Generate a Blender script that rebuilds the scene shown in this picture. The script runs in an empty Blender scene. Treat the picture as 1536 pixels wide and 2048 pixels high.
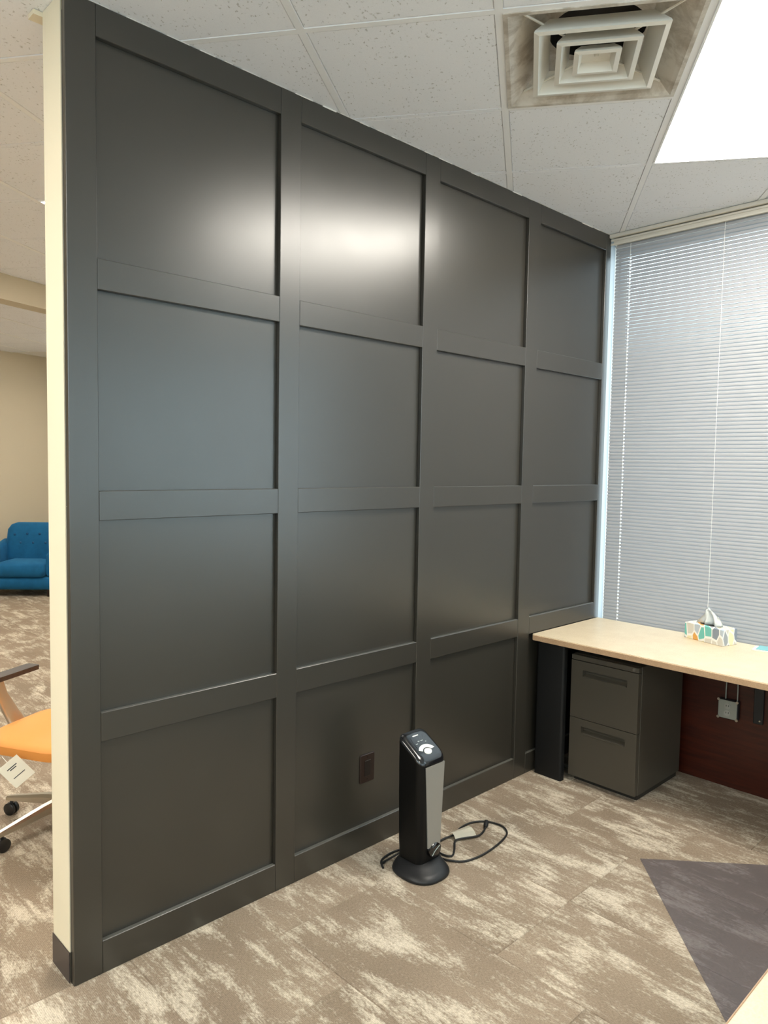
import bpy, bmesh, math, random
from mathutils import Vector, Matrix
random.seed(7)
SC = bpy.context.scene
COL = SC.collection
R = math.radians
PI = math.pi

# ------------------------------------------------------------------ camera
F_PX, YAW, PITCH, ROLL = 1476.3, 0.769559, -0.063999, 0.017010
CAM = Vector((-0.85631, -2.23454, 1.64157))
fw = Vector((math.cos(PITCH) * math.sin(YAW), math.cos(PITCH) * math.cos(YAW), math.sin(PITCH)))
rt0 = Vector((math.cos(YAW), -math.sin(YAW), 0))
up0 = rt0.cross(fw)
rt = math.cos(ROLL) * rt0 + math.sin(ROLL) * up0
up = -math.sin(ROLL) * rt0 + math.cos(ROLL) * up0
cd = bpy.data.cameras.new('camera')
cd.sensor_fit = 'HORIZONTAL'; cd.sensor_width = 36.0; cd.lens = F_PX / 1536 * 36.0
cd.clip_start = 0.02; cd.clip_end = 200
cam = bpy.data.objects.new('camera', cd); COL.objects.link(cam)
cam.matrix_world = Matrix(((rt.x, up.x, -fw.x, CAM.x), (rt.y, up.y, -fw.y, CAM.y), (rt.z, up.z, -fw.z, CAM.z), (0, 0, 0, 1)))
SC.camera = cam

def pix(p):                                   # where a point of the room falls in the 1536 x 2048 frame (only used to choose which tiles to model)
    d = Vector(p) - CAM
    z = d.dot(fw)
    if z < 0.05: return None
    return 768 + F_PX * d.dot(rt) / z, 1024 - F_PX * d.dot(up) / z

# ------------------------------------------------------------------ world, exposure
SKY = 3.9                                     # overcast daylight outside
PANEL = 31.0                                  # ceiling panels
w = bpy.data.worlds.new('overcast_sky'); SC.world = w; w.use_nodes = True
bg = w.node_tree.nodes['Background']
bg.inputs[0].default_value = (0.80, 0.92, 1.0, 1); bg.inputs[1].default_value = SKY
SC.view_settings.view_transform = 'Standard'; SC.view_settings.look = 'None'
SC.view_settings.exposure = 0.15; SC.view_settings.gamma = 1.0
SC.view_settings.use_curve_mapping = False

SC.cycles.sample_clamp_indirect = 6.0
SC.cycles.caustics_reflective = False
def portal(name, loc, rot, sx, sy):           # guides the sampling of daylight through a window; gives no light of its own
    l = bpy.data.lights.new(name, 'AREA'); l.shape = 'RECTANGLE'; l.size = sx; l.size_y = sy; l.cycles.is_portal = True
    o = bpy.data.objects.new(name, l); COL.objects.link(o); o.location = loc; o.rotation_euler = rot
portal('window_portal', (3.34, -1.23, 1.79), (0, R(90), 0), 2.3, 2.5)
portal('window_portal', (3.34, -5.65, 1.80), (0, R(90), 0), 2.2, 6.1)
portal('window_portal', (-3.60, -3.9, 2.05), (0, R(-90), 0), 1.7, 7.6)  # at the added side window
portal('window_portal', (-0.1, -9.2, 1.83), (R(90), 0, 0), 6.2, 2.2)  # at the added back window

# ------------------------------------------------------------------ materials
def lin(c):
    return tuple(((x / 255) / 12.92 if x / 255 <= 0.04045 else (((x / 255) + 0.055) / 1.055) ** 2.4) for x in c)

def mat(name, rgb, rough=0.5, metal=0.0, spec=0.5, coat=0.0, bump=None, emit=None):
    m = bpy.data.materials.new(name); m.use_nodes = True
    nt = m.node_tree; b = nt.nodes['Principled BSDF']
    b.inputs['Base Color'].default_value = (*lin(rgb), 1)
    b.inputs['Roughness'].default_value = rough
    b.inputs['Metallic'].default_value = metal
    b.inputs['Specular IOR Level'].default_value = spec
    b.inputs['Coat Weight'].default_value = coat
    if emit:
        b.inputs['Emission Color'].default_value = (*emit[0], 1); b.inputs['Emission Strength'].default_value = emit[1]
    if bump:
        sc, st, dist = bump
        tc = nt.nodes.new('ShaderNodeTexCoord'); n = nt.nodes.new('ShaderNodeTexNoise'); bu = nt.nodes.new('ShaderNodeBump')
        n.inputs['Scale'].default_value = sc; n.inputs['Detail'].default_value = 3
        bu.inputs['Strength'].default_value = st; bu.inputs['Distance'].default_value = dist
        nt.links.new(tc.outputs['Object'], n.inputs['Vector']); nt.links.new(n.outputs['Fac'], bu.inputs['Height'])
        nt.links.new(bu.outputs[0], b.inputs['Normal'])
    return m

class N:                                      # tiny node helper
    def __init__(s, m): s.t = m.node_tree; s.b = s.t.nodes.get('Principled BSDF')
    def new(s, ty, **k):
        n = s.t.nodes.new(ty)
        for a, v in k.items(): setattr(n, a, v)
        return n
    def link(s, a, b): s.t.links.new(a, b)
    def noise(s, vec, scale, detail=4, rough=0.55, dist=0.0):
        n = s.new('ShaderNodeTexNoise'); n.inputs['Scale'].default_value = scale; n.inputs['Detail'].default_value = detail
        n.inputs['Roughness'].default_value = rough; n.inputs['Distortion'].default_value = dist
        s.link(vec, n.inputs['Vector']); return n.outputs['Fac']
    def scale(s, vec, xyz):
        n = s.new('ShaderNodeMapping'); n.inputs['Scale'].default_value = xyz; s.link(vec, n.inputs['Vector']); return n.outputs[0]
    def math(s, op, a, b=None, c=None):
        n = s.new('ShaderNodeMath', operation=op)
        for i, v in enumerate((a, b, c)):
            if v is None: continue
            if isinstance(v, (int, float)): n.inputs[i].default_value = v
            else: s.link(v, n.inputs[i])
        return n.outputs[0]
    def ramp(s, fac, stops, interp='LINEAR'):
        n = s.new('ShaderNodeValToRGB'); n.color_ramp.interpolation = interp
        e = n.color_ramp.elements
        while len(e) < len(stops): e.new(0.5)
        for k, (p, c) in enumerate(stops):
            e[k].position = p; e[k].color = (*c, 1) if len(c) == 3 else c
        s.link(fac, n.inputs[0]); return n.outputs[0]
    def smooth(s, v, lo, hi):
        n = s.new('ShaderNodeMapRange'); n.interpolation_type = 'SMOOTHSTEP'
        n.inputs['From Min'].default_value = lo; n.inputs['From Max'].default_value = hi
        s.link(v, n.inputs['Value']); return n.outputs[0]
    def mix(s, fac, a, b, mode='MIX'):
        n = s.new('ShaderNodeMix', data_type='RGBA', blend_type=mode)
        if isinstance(fac, (int, float)): n.inputs['Factor'].default_value = fac
        else: s.link(fac, n.inputs['Factor'])
        for sock, v in ((n.inputs[6], a), (n.inputs[7], b)):
            if isinstance(v, tuple): sock.default_value = (*v, 1)
            else: s.link(v, sock)
        return n.outputs[2]
    def bump(s, h, strength, dist):
        n = s.new('ShaderNodeBump'); n.inputs['Strength'].default_value = strength; n.inputs['Distance'].default_value = dist
        s.link(h, n.inputs['Height']); s.link(n.outputs[0], s.b.inputs['Normal'])

def carpet_mat():
    m = mat('carpet', (160, 140, 115), 0.95, spec=0.15); n = N(m)
    tc = n.new('ShaderNodeTexCoord'); oi = n.new('ShaderNodeObjectInfo')
    off = n.math('MULTIPLY', oi.outputs['Random'], 37.0)
    comb = n.new('ShaderNodeCombineXYZ'); n.link(off, comb.inputs[0]); n.link(n.math('MULTIPLY', off, 1.7), comb.inputs[1])
    add = n.new('ShaderNodeVectorMath', operation='ADD'); n.link(tc.outputs['Object'], add.inputs[0]); n.link(comb.outputs[0], add.inputs[1])
    v = add.outputs[0]
    big = n.noise(n.scale(v, (8.5, 3.6, 1)), 1.0, 6, 0.68, 0.3)
    streak = n.noise(n.scale(v, (52, 4.2, 1)), 1.0, 4, 0.6)
    fine = n.noise(n.scale(v, (150, 70, 1)), 1.0, 2, 0.6)
    f = n.math('ADD', n.math('MULTIPLY', big, 0.66), n.math('MULTIPLY', streak, 0.24))
    f = n.math('ADD', f, n.math('MULTIPLY', fine, 0.22))
    mask = n.smooth(f, 0.53, 0.69)
    tone = n.noise(n.scale(v, (2.2, 1.3, 1)), 1.0, 3)
    dark = n.mix(n.smooth(tone, 0.35, 0.65), lin((136, 121, 104)), lin((151, 135, 117)))
    col = n.mix(n.math('MULTIPLY', mask, 0.9), dark, lin((210, 199, 180)))
    wv = n.new('ShaderNodeTexWave'); wv.wave_type = 'BANDS'; wv.bands_direction = 'X'
    wv.inputs['Scale'].default_value = 62.0; wv.inputs['Distortion'].default_value = 1.2; wv.inputs['Detail'].default_value = 1
    wv.inputs['Detail Scale'].default_value = 3.0
    n.link(v, wv.inputs['Vector'])
    knit = n.noise(n.scale(v, (230, 120, 1)), 1.0, 2, 0.6)
    k = n.math('ADD', n.math('MULTIPLY', wv.outputs['Fac'], 0.16), n.math('MULTIPLY', knit, 0.95))
    k = n.math('ADD', k, 0.42)
    kk = n.new('ShaderNodeCombineColor')
    for i in range(3): n.link(k, kk.inputs[i])
    col = n.mix(1.0, col, kk.outputs[0], 'MULTIPLY')
    n.link(col, n.b.inputs['Base Color'])
    n.bump(k, 0.5, 0.004)
    return m

def tile_mat():
    m = mat('ceiling_tile', (242, 241, 239), 0.9, spec=0.2); n = N(m)
    tc = n.new('ShaderNodeTexCoord'); oi = n.new('ShaderNodeObjectInfo')
    comb = n.new('ShaderNodeCombineXYZ'); n.link(n.math('MULTIPLY', oi.outputs['Random'], 21.0), comb.inputs[0])
    add = n.new('ShaderNodeVectorMath', operation='ADD'); n.link(tc.outputs['Object'], add.inputs[0]); n.link(comb.outputs[0], add.inputs[1])
    a = n.noise(n.scale(add.outputs[0], (95, 60, 1)), 1.0, 2, 0.5)
    b = n.noise(add.outputs[0], 9.0, 3)
    pit = n.smooth(n.math('ADD', a, n.math('MULTIPLY', b, 0.25)), 0.755, 0.83)
    g = n.noise(add.outputs[0], 260.0, 2)
    base = n.mix(g, lin((234, 237, 243)), lin((245, 247, 252)))
    n.link(n.mix(n.math('MULTIPLY', pit, 0.5), base, lin((150, 147, 142))), n.b.inputs['Base Color'])
    n.bump(n.math('SUBTRACT', n.math('MULTIPLY', g, 0.4), pit), 0.35, 0.002)
    return m

def paint_mat():
    m = mat('charcoal_paint', (58, 56, 51), 0.3, spec=0.9); n = N(m)
    tc = n.new('ShaderNodeTexCoord'); geo = n.new('ShaderNodeNewGeometry')
    b = n.noise(geo.outputs['Position'], 5.0, 4, 0.6)
    n.link(n.math('ADD', n.math('MULTIPLY', b, 0.06), 0.275), n.b.inputs['Roughness'])
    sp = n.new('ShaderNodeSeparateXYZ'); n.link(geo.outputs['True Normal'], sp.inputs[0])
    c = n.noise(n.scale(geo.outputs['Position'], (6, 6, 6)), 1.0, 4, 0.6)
    ledge_sheen_dust = n.math('MULTIPLY', n.smooth(sp.outputs[2], 0.55, 0.95), n.math('ADD', n.math('MULTIPLY', c, 0.7), 0.3))  # ledge tops painted lighter: ceiling-light sheen together with settled dust
    n.link(n.mix(ledge_sheen_dust, lin((47, 44, 38)), lin((108, 106, 100))), n.b.inputs['Base Color'])
    return m

def laminate_mat(name, c1, c2):
    m = mat(name, c1, 0.38, spec=0.45); n = N(m)
    tc = n.new('ShaderNodeTexCoord')
    a = n.noise(tc.outputs['Object'], 190.0, 3, 0.7); b = n.noise(tc.outputs['Object'], 14.0, 3)
    f = n.smooth(n.math('ADD', n.math('MULTIPLY', a, 0.7), n.math('MULTIPLY', b, 0.3)), 0.38, 0.62)
    n.link(n.mix(f, lin(c1), lin(c2)), n.b.inputs['Base Color'])
    return m

def wood_mat():
    m = mat('mahogany', (60, 24, 12), 0.35); n = N(m)
    tc = n.new('ShaderNodeTexCoord')
    a = n.noise(n.scale(tc.outputs['Object'], (1, 2.0, 26)), 2.0, 5, 0.6, 0.8)
    n.link(n.ramp(a, [(0.3, lin((42, 12, 6))), (0.7, lin((70, 26, 12)))]), n.b.inputs['Base Color'])
    return m

def velvet_mat():
    m = mat('blue_velvet', (14, 84, 128), 0.8, spec=0.2); n = N(m)
    n.b.inputs['Sheen Weight'].default_value = 0.6; n.b.inputs['Sheen Tint'].default_value = (*lin((90, 160, 205)), 1)
    tc = n.new('ShaderNodeTexCoord')
    a = n.noise(tc.outputs['Object'], 9.0, 4, 0.6)
    n.link(n.mix(a, lin((8, 66, 106)), lin((26, 104, 152))), n.b.inputs['Base Color'])
    return m

def slat_mat():
    m = bpy.data.materials.new('blind_slat'); m.use_nodes = True; nt = m.node_tree
    nt.nodes.clear(); n = N(m)
    out = n.new('ShaderNodeOutputMaterial'); d = n.new('ShaderNodeBsdfPrincipled'); t = n.new('ShaderNodeBsdfTranslucent'); mx = n.new('ShaderNodeMixShader')
    d.inputs['Base Color'].default_value = (*lin((158, 158, 159)), 1); d.inputs['Roughness'].default_value = 0.6; d.inputs['Specular IOR Level'].default_value = 0.2
    t.inputs[0].default_value = (*lin((205, 214, 226)), 1); mx.inputs[0].default_value = 0.045
    n.link(d.outputs[0], mx.inputs[1]); n.link(t.outputs[0], mx.inputs[2]); n.link(mx.outputs[0], out.inputs[0])
    return m

def glass_mat():
    m = bpy.data.materials.new('window_glass'); m.use_nodes = True; nt = m.node_tree; nt.nodes.clear(); n = N(m)
    out = n.new('ShaderNodeOutputMaterial'); g = n.new('ShaderNodeBsdfGlossy'); t = n.new('ShaderNodeBsdfTransparent'); mx = n.new('ShaderNodeMixShader'); fr = n.new('ShaderNodeFresnel')
    g.inputs['Roughness'].default_value = 0.02; t.inputs[0].default_value = (0.93, 0.97, 0.97, 1)
    geo = n.new('ShaderNodeNewGeometry'); front = n.math('SUBTRACT', 1.0, geo.outputs['Backfacing'])   # reflect on the outer face of the pane only
    n.link(n.math('MULTIPLY', fr.outputs[0], front), mx.inputs[0]); n.link(t.outputs[0], mx.inputs[1]); n.link(g.outputs[0], mx.inputs[2]); n.link(mx.outputs[0], out.inputs[0])
    return m

def chairmat_mat():
    m = bpy.data.materials.new('smoky_vinyl'); m.use_nodes = True; nt = m.node_tree; nt.nodes.clear(); n = N(m)
    out = n.new('ShaderNodeOutputMaterial'); g = n.new('ShaderNodeBsdfPrincipled'); t = n.new('ShaderNodeBsdfTransparent'); mx = n.new('ShaderNodeMixShader')
    g.inputs['Base Color'].default_value = (*lin((146, 141, 142)), 1); g.inputs['Roughness'].default_value = 0.42
    t.inputs[0].default_value = (0.80, 0.79, 0.82, 1); mx.inputs[0].default_value = 0.20
    n.link(t.outputs[0], mx.inputs[1]); n.link(g.outputs[0], mx.inputs[2]); n.link(mx.outputs[0], out.inputs[0])
    return m

def tissuebox_mat():
    m = mat('tissue_box_print', (225, 222, 214), 0.55); n = N(m)
    tc = n.new('ShaderNodeTexCoord')
    sep = n.new('ShaderNodeSeparateXYZ'); n.link(tc.outputs['Object'], sep.inputs[0])
    cb = n.new('ShaderNodeCombineXYZ')
    n.link(n.math('ADD', n.math('MULTIPLY', sep.outputs[0], 27.0), n.math('MULTIPLY', sep.outputs[1], 27.0)), cb.inputs[0])
    n.link(n.math('ADD', n.math('MULTIPLY', sep.outputs[2], 13.0), n.math('MULTIPLY', sep.outputs[1], 9.0)), cb.inputs[1])
    vo = n.new('ShaderNodeTexVoronoi', feature='F1'); vo.voronoi_dimensions = '2D'; vo.inputs['Scale'].default_value = 1.0; vo.inputs['Randomness'].default_value = 0.65
    ve = n.new('ShaderNodeTexVoronoi', feature='DISTANCE_TO_EDGE'); ve.voronoi_dimensions = '2D'; ve.inputs['Scale'].default_value = 1.0; ve.inputs['Randomness'].default_value = 0.65
    n.link(cb.outputs[0], vo.inputs['Vector']); n.link(cb.outputs[0], ve.inputs['Vector'])
    sc = n.new('ShaderNodeSeparateColor'); n.link(vo.outputs['Color'], sc.inputs[0])
    col = n.ramp(sc.outputs[0], [(0.0, lin((150, 156, 162))), (0.2, lin((216, 160, 82))), (0.33, lin((110, 186, 176))), (0.45, lin((206, 201, 190))), (0.6, lin((232, 222, 182))), (0.72, lin((128, 138, 150))), (0.86, lin((176, 186, 196)))], 'CONSTANT')
    n.link(n.mix(n.smooth(ve.outputs['Distance'], 0.05, 0.10), lin((236, 234, 228)), col), n.b.inputs['Base Color'])
    return m

def dusty_vent_mat():
    m = mat('dusty_vent_white', (206, 199, 187), 0.5); n = N(m)
    tc = n.new('ShaderNodeTexCoord')
    a = n.noise(tc.outputs['Object'], 11.0, 5, 0.65, 0.4)
    n.link(n.mix(n.smooth(a, 0.40, 0.66), lin((210, 205, 196)), lin((172, 163, 150))), n.b.inputs['Base Color'])
    return m

M = dict(
    vdust=dusty_vent_mat(),
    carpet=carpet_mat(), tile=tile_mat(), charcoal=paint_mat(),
    tbar=mat('ceiling_grid_white', (243, 244, 246), 0.5),
    ceil=mat('ceiling_field', (238, 237, 235), 0.9),
    cream=mat('cream_wall_paint', (228, 218, 193), 0.55, bump=(160, 0.08, 0.002)),
    beige=mat('beige_wall_paint', (200, 189, 166), 0.7, bump=(160, 0.08, 0.002)),
    white=mat('white_wall_paint', (225, 222, 214), 0.6),
    vinyl_base=mat('dark_vinyl_base', (66, 58, 56), 0.4),
    jamb=mat('white_window_frame', (168, 176, 182), 0.45),
    slat=slat_mat(), glass=glass_mat(), cord=mat('white_cord', (236, 236, 230), 0.7),
    headrail=mat('cream_headrail', (216, 210, 198), 0.45),
    panel=mat('light_panel', (255, 255, 255), 0.5, emit=((1.0, 0.94, 0.84), PANEL)),
    vent=mat('vent_white', (226, 224, 216), 0.42), duct=mat('duct_dark', (40, 36, 33), 0.8),
    maple=laminate_mat('maple_laminate', (204, 185, 155), (216, 199, 170)),
    edge=laminate_mat('maple_edge', (172, 141, 110), (186, 155, 123)),
    black=mat('black_metal', (28, 28, 29), 0.45), dkpanel=mat('black_laminate', (19, 19, 19), 0.5, spec=0.3),
    cabinet=mat('taupe_steel', (68, 63, 54), 0.42, bump=(500, 0.06, 0.001)), cabdark=mat('dark_taupe_steel', (38, 35, 30), 0.6),  # cabdark: darker taupe of the plinth
    chrome=mat('lock_chrome', (205, 203, 196), 0.25, metal=1.0),
    wood=wood_mat(), steel=mat('galvanised_steel', (170, 176, 170), 0.42, metal=0.75), screw=mat('screw_steel', (190, 184, 172), 0.35, metal=1.0),
    outlet_grey=mat('grey_receptacle', (176, 176, 168), 0.5), slot=mat('slot_dark', (20, 18, 16), 0.8),
    brown=mat('brown_plastic', (34, 20, 15), 0.4), brown2=mat('dark_brown_plastic', (20, 13, 10), 0.45),
    hblack=mat('heater_black', (7, 7, 7), 0.42, spec=0.25), hgloss=mat('heater_gloss_black', (20, 20, 22), 0.14, coat=0.4), hgrey=mat('heater_charcoal', (30, 30, 31), 0.42, spec=0.35),
    silver=mat('silver_grille', (152, 149, 142), 0.45, metal=0.4, bump=(700, 0.2, 0.001)), pale=mat('pale_button', (240, 238, 226), 0.4),
    badge=mat('badge_gloss', (16, 14, 14), 0.12, coat=0.6),
    rubber=mat('black_rubber', (17, 16, 16), 0.55), paper=mat('white_paper', (226, 221, 205), 0.8), ink=mat('ink', (60, 66, 70), 0.8),
    print_=tissuebox_mat(), tissue=mat('tissue_paper', (250, 251, 248), 0.9), teal=mat('teal_card', (120, 178, 182), 0.6),
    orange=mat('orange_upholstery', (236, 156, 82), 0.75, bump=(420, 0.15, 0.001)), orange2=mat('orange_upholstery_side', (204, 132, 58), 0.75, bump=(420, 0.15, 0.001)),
    alu=mat('polished_aluminium', (196, 190, 178), 0.33, metal=1.0), armpad=mat('black_arm_pad', (66, 60, 56), 0.5),
    caster=mat('black_caster', (24, 23, 23), 0.3), mesh=mat('black_mesh', (40, 40, 42), 0.7),
    velvet=velvet_mat(), button=mat('blue_button', (12, 72, 114), 0.8), darkwood=mat('dark_wood_leg', (36, 24, 18), 0.4),
    mat=chairmat_mat(),
)

# ------------------------------------------------------------------ mesh helpers
def mesh_obj(name, bm, m, parent=None, smooth=False, loc=None, rotz=0.0, auto=None):
    me = bpy.data.meshes.new(name)
    bmesh.ops.recalc_face_normals(bm, faces=bm.faces[:])
    bm.to_mesh(me); bm.free()
    ms = m if isinstance(m, (list, tuple)) else [m]
    for x in ms: me.materials.append(x)
    if smooth:
        for p in me.polygons: p.use_smooth = True
        if auto: me.set_sharp_from_angle(angle=R(auto))
    o = bpy.data.objects.new(name, me); COL.objects.link(o)
    if parent: o.parent = parent
    if loc is not None: o.location = loc
    o.rotation_euler.z = rotz
    return o

def copy_of(o, parent=None, loc=None):
    c = o.copy(); COL.objects.link(c)
    if parent is not None: c.parent = parent
    if loc is not None: c.location = loc
    return c

def tag(o, label, cat, group=None):
    o['label'] = label; o['category'] = cat
    if group: o['group'] = group
    return o

def thing(name, label, cat, loc=(0, 0, 0), rotz=0.0, group=None):
    o = bpy.data.objects.new(name, None); COL.objects.link(o)
    o.empty_display_size = 0.1
    o.location = loc; o.rotation_euler.z = rotz
    return tag(o, label, cat, group)

def struct(name, bm, m, **k):
    o = mesh_obj(name, bm, m, **k); o['kind'] = 'structure'; return o

def box(bm, x0, x1, y0, y1, z0, z1, bev=0.0, seg=1, mi=0):
    vs = [bm.verts.new(p) for p in ((x0, y0, z0), (x1, y0, z0), (x1, y1, z0), (x0, y1, z0), (x0, y0, z1), (x1, y0, z1), (x1, y1, z1), (x0, y1, z1))]
    fs = [bm.faces.new([vs[i] for i in f]) for f in ((3, 2, 1, 0), (4, 5, 6, 7), (0, 1, 5, 4), (1, 2, 6, 5), (2, 3, 7, 6), (3, 0, 4, 7))]
    for f in fs: f.material_index = mi
    if bev > 0:
        es = list({e for f in fs for e in f.edges})
        bmesh.ops.bevel(bm, geom=es, offset=bev, segments=seg, affect='EDGES', profile=0.5)
    return bm

def bx(*a, **k): return box(bmesh.new(), *a, **k)

def prism(bm, poly, z0, z1):
    a = [bm.verts.new((x, y, z0)) for x, y in poly]; b = [bm.verts.new((x, y, z1)) for x, y in poly]
    bm.faces.new(a[::-1]); bm.faces.new(b); n = len(poly)
    for i in range(n): bm.faces.new((a[i], a[(i + 1) % n], b[(i + 1) % n], b[i]))
    return bm

def loft(bm, rings, cap0=True, cap1=True):
    vr = [[bm.verts.new(p) for p in r] for r in rings]; n = len(rings[0])
    for a, b in zip(vr, vr[1:]):
        for i in range(n): bm.faces.new((a[i], a[(i + 1) % n], b[(i + 1) % n], b[i]))
    if cap0: bm.faces.new(vr[0][::-1])
    if cap1: bm.faces.new(vr[-1])
    return bm

def rrect(x0, x1, y0, y1, r, k=5):
    out = []
    for cx, cy, a0 in ((x1 - r, y1 - r, 0), (x0 + r, y1 - r, 90), (x0 + r, y0 + r, 180), (x1 - r, y0 + r, 270)):
        for i in range(k + 1):
            a = R(a0 + 90 * i / k); out.append((cx + r * math.cos(a), cy + r * math.sin(a)))
    return out

def tube(bm, pts, r, k=8, closed=False):
    pts = [Vector(p) for p in pts]; rings = []
    prev = None
    for i, p in enumerate(pts):
        d = (pts[min(i + 1, len(pts) - 1)] - pts[max(i - 1, 0)]).normalized()
        ref = Vector((0, 0, 1)) if abs(d.z) < 0.9 else Vector((1, 0, 0))
        a = d.cross(ref).normalized(); b = d.cross(a).normalized()
        if prev is not None and a.dot(prev) < 0: a, b = -a, -b
        prev = a
        rr = r[i] if isinstance(r, (list, tuple)) else r
        rings.append([p + rr * (math.cos(2 * PI * j / k) * a + math.sin(2 * PI * j / k) * b) for j in range(k)])
    return loft(bm, rings)

def catmull(pts, n=8):
    P = [Vector(p) for p in pts]; P = [2 * P[0] - P[1]] + P + [2 * P[-1] - P[-2]]; out = []
    for i in range(1, len(P) - 2):
        for j in range(n):
            t = j / n; a, b, c, d = P[i - 1], P[i], P[i + 1], P[i + 2]
            out.append(0.5 * ((2 * b) + (c - a) * t + (2 * a - 5 * b + 4 * c - d) * t * t + (3 * b - 3 * c + d - a) * t ** 3))
    out.append(P[-2]); return out

def disc(bm, c, r, axis='z', h=0.004, k=20, r2=None):
    r2 = r if r2 is None else r2
    rings = []
    for t, q in ((0, r), (h, r2)):
        ring = []
        for j in range(k):
            a = 2 * PI * j / k; u, v = q * math.cos(a), q * math.sin(a)
            ring.append({'z': (c[0] + u, c[1] + v, c[2] + t), 'y': (c[0] + u, c[1] + t, c[2] + v), 'x': (c[0] + t, c[1] + u, c[2] + v)}[axis])
        rings.append(ring)
    return loft(bm, rings)

# ------------------------------------------------------------------ the room shell
HC = 2.984
XW = 3.15                                      # window wall face
# floor: base slab and carpet tiles
floor = struct('floor', bx(-3.55, 3.3, -9.15, 9.0, -0.20, -0.004), M['carpet'])
TW, TL = 0.4572, 0.9144
def carpet_tile_bm():
    bm = bmesh.new(); e = 0.0022; z0 = -0.0035
    o = [bm.verts.new(p) for p in ((0, 0, z0), (TW, 0, z0), (TW, TL, z0), (0, TL, z0))]
    i = [bm.verts.new(p) for p in ((e, e, 0), (TW - e, e, 0), (TW - e, TL - e, 0), (e, TL - e, 0))]
    bm.faces.new(i)
    for a in range(4): bm.faces.new((o[a], o[(a + 1) % 4], i[(a + 1) % 4], i[a]))
    return bm
first = None
offs = {}
for c in range(-7, 4):
    x0 = 1.554 + c * TW - TW
    if x0 + TW > 3.14: continue
    ph = {1: -0.80, 2: -0.42, 3: -1.13}.get(c, -0.80 + (c * 0.37) % 1.0 * TL)
    for r_ in range(-4, 11):
        y0 = ph + r_ * TL
        ps = [pix((x0 + a * TW, y0 + b * TL, 0)) for a in (0, .5, 1) for b in (0, .5, 1)]
        if not any(p and -160 < p[0] < 1696 and -50 < p[1] < 2250 for p in ps): continue
        if y0 > 0.2 and min(p[0] for p in ps if p) > 330: continue
        if y0 + TL > 7.2: continue
        if first is None:
            first = mesh_obj('carpet_tile', carpet_tile_bm(), M['carpet'], floor, loc=(x0, y0, 0))
        else:
            copy_of(first, floor, (x0, y0, 0))

# ceiling: slab, grid bars and lay-in tiles, set askew to the walls
GA = -0.96098; S = 0.6096; GX, GY = 0.6028, -0.3205
gc, gs = math.cos(GA), math.sin(GA)
def G(i, j): return (GX + S * (i * gc - j * gs), GY + S * (i * gs + j * gc))
LIGHTS = [(2, 0), (-3, 2), (2, -7), (-3, -4), (-8, 4), (-7, 9), (-2, -10)]
light_cells = {(i, j + k) for i, j in LIGHTS for k in (0, 1)}
def inroom(i, j, m=0.05):
    return all(-5.9 < G(i + a, j + b)[0] < 3.12 and -8.9 < G(i + a, j + b)[1] < 7.6 for a in (0, 1) for b in (0, 1))
def tile_bm():
    bm = bmesh.new(); h = S / 2 - 0.0135; e = 0.003; z1 = HC + 0.0055; z0 = HC + 0.0015
    o = [bm.verts.new((sx * h, sy * h, z1)) for sx, sy in ((-1, -1), (1, -1), (1, 1), (-1, 1))]
    i = [bm.verts.new((sx * (h - e), sy * (h - e), z0)) for sx, sy in ((-1, -1), (1, -1), (1, 1), (-1, 1))]
    bm.faces.new(i)
    for a in range(4): bm.faces.new((o[a], o[(a + 1) % 4], i[(a + 1) % 4], i[a]))
    return bm
def seen(cx, cy, mg=260):
    p = pix((cx, cy, HC))
    if not p: return False
    if not (-mg < p[0] < 1536 + mg and -mg < p[1] < 1000): return False
    if cy > 0.45 and p[0] > 300: return False
    return True
bm = bmesh.new()                               # slab with the shaft of the air vent left open
vc = Vector((*G(1.5, 0.5), 0)); hh = 0.292
inn = [(vc.x + hh * (a * gc - b * gs), vc.y + hh * (a * gs + b * gc)) for a, b in ((-1, -1), (1, -1), (1, 1), (-1, 1))]
inn.sort(key=lambda p: math.atan2(p[1] - vc.y, p[0] - vc.x))
out = [(-3.55, -9.15), (3.3, -9.15), (3.3, 9.0), (-3.55, 9.0)]
out.sort(key=lambda p: math.atan2(p[1] - vc.y, p[0] - vc.x))
L = {k: [[bm.verts.new((x, y, z)) for x, y in loop] for z in (HC + 0.006, HC + 0.18)] for k, loop in (('o', out), ('i', inn))}
for k in range(4):
    k2 = (k + 1) % 4
    for z in (0, 1): bm.faces.new((L['o'][z][k], L['o'][z][k2], L['i'][z][k2], L['i'][z][k]))
    for q in 'oi': bm.faces.new((L[q][0][k], L[q][0][k2], L[q][1][k2], L[q][1][k]))
ceiling = struct('ceiling', bm, M['ceil'])
first = None; bars = set()
for i in range(-14, 8):
    for j in range(-16, 18):
        cx, cy = G(i + .5, j + .5)
        if not (-3.6 < cx < 3.3 and -9 < cy < 8.6) or not seen(cx, cy): continue
        if math.hypot(cx - CAM.x, cy - CAM.y) > 10.5: continue
        for e in (((i, j), (i, j + 1)), ((i + 1, j), (i + 1, j + 1)), ((i, j), (i + 1, j)), ((i, j + 1), (i + 1, j + 1))): bars.add(e)
        if (i, j) in light_cells or (i, j) == (1, 0): continue
        if first is None:
            first = mesh_obj('ceiling_tile', tile_bm(), M['tile'], ceiling, loc=(cx, cy, 0), rotz=GA)
        else:
            copy_of(first, ceiling, (cx, cy, 0))
tee = {}
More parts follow.
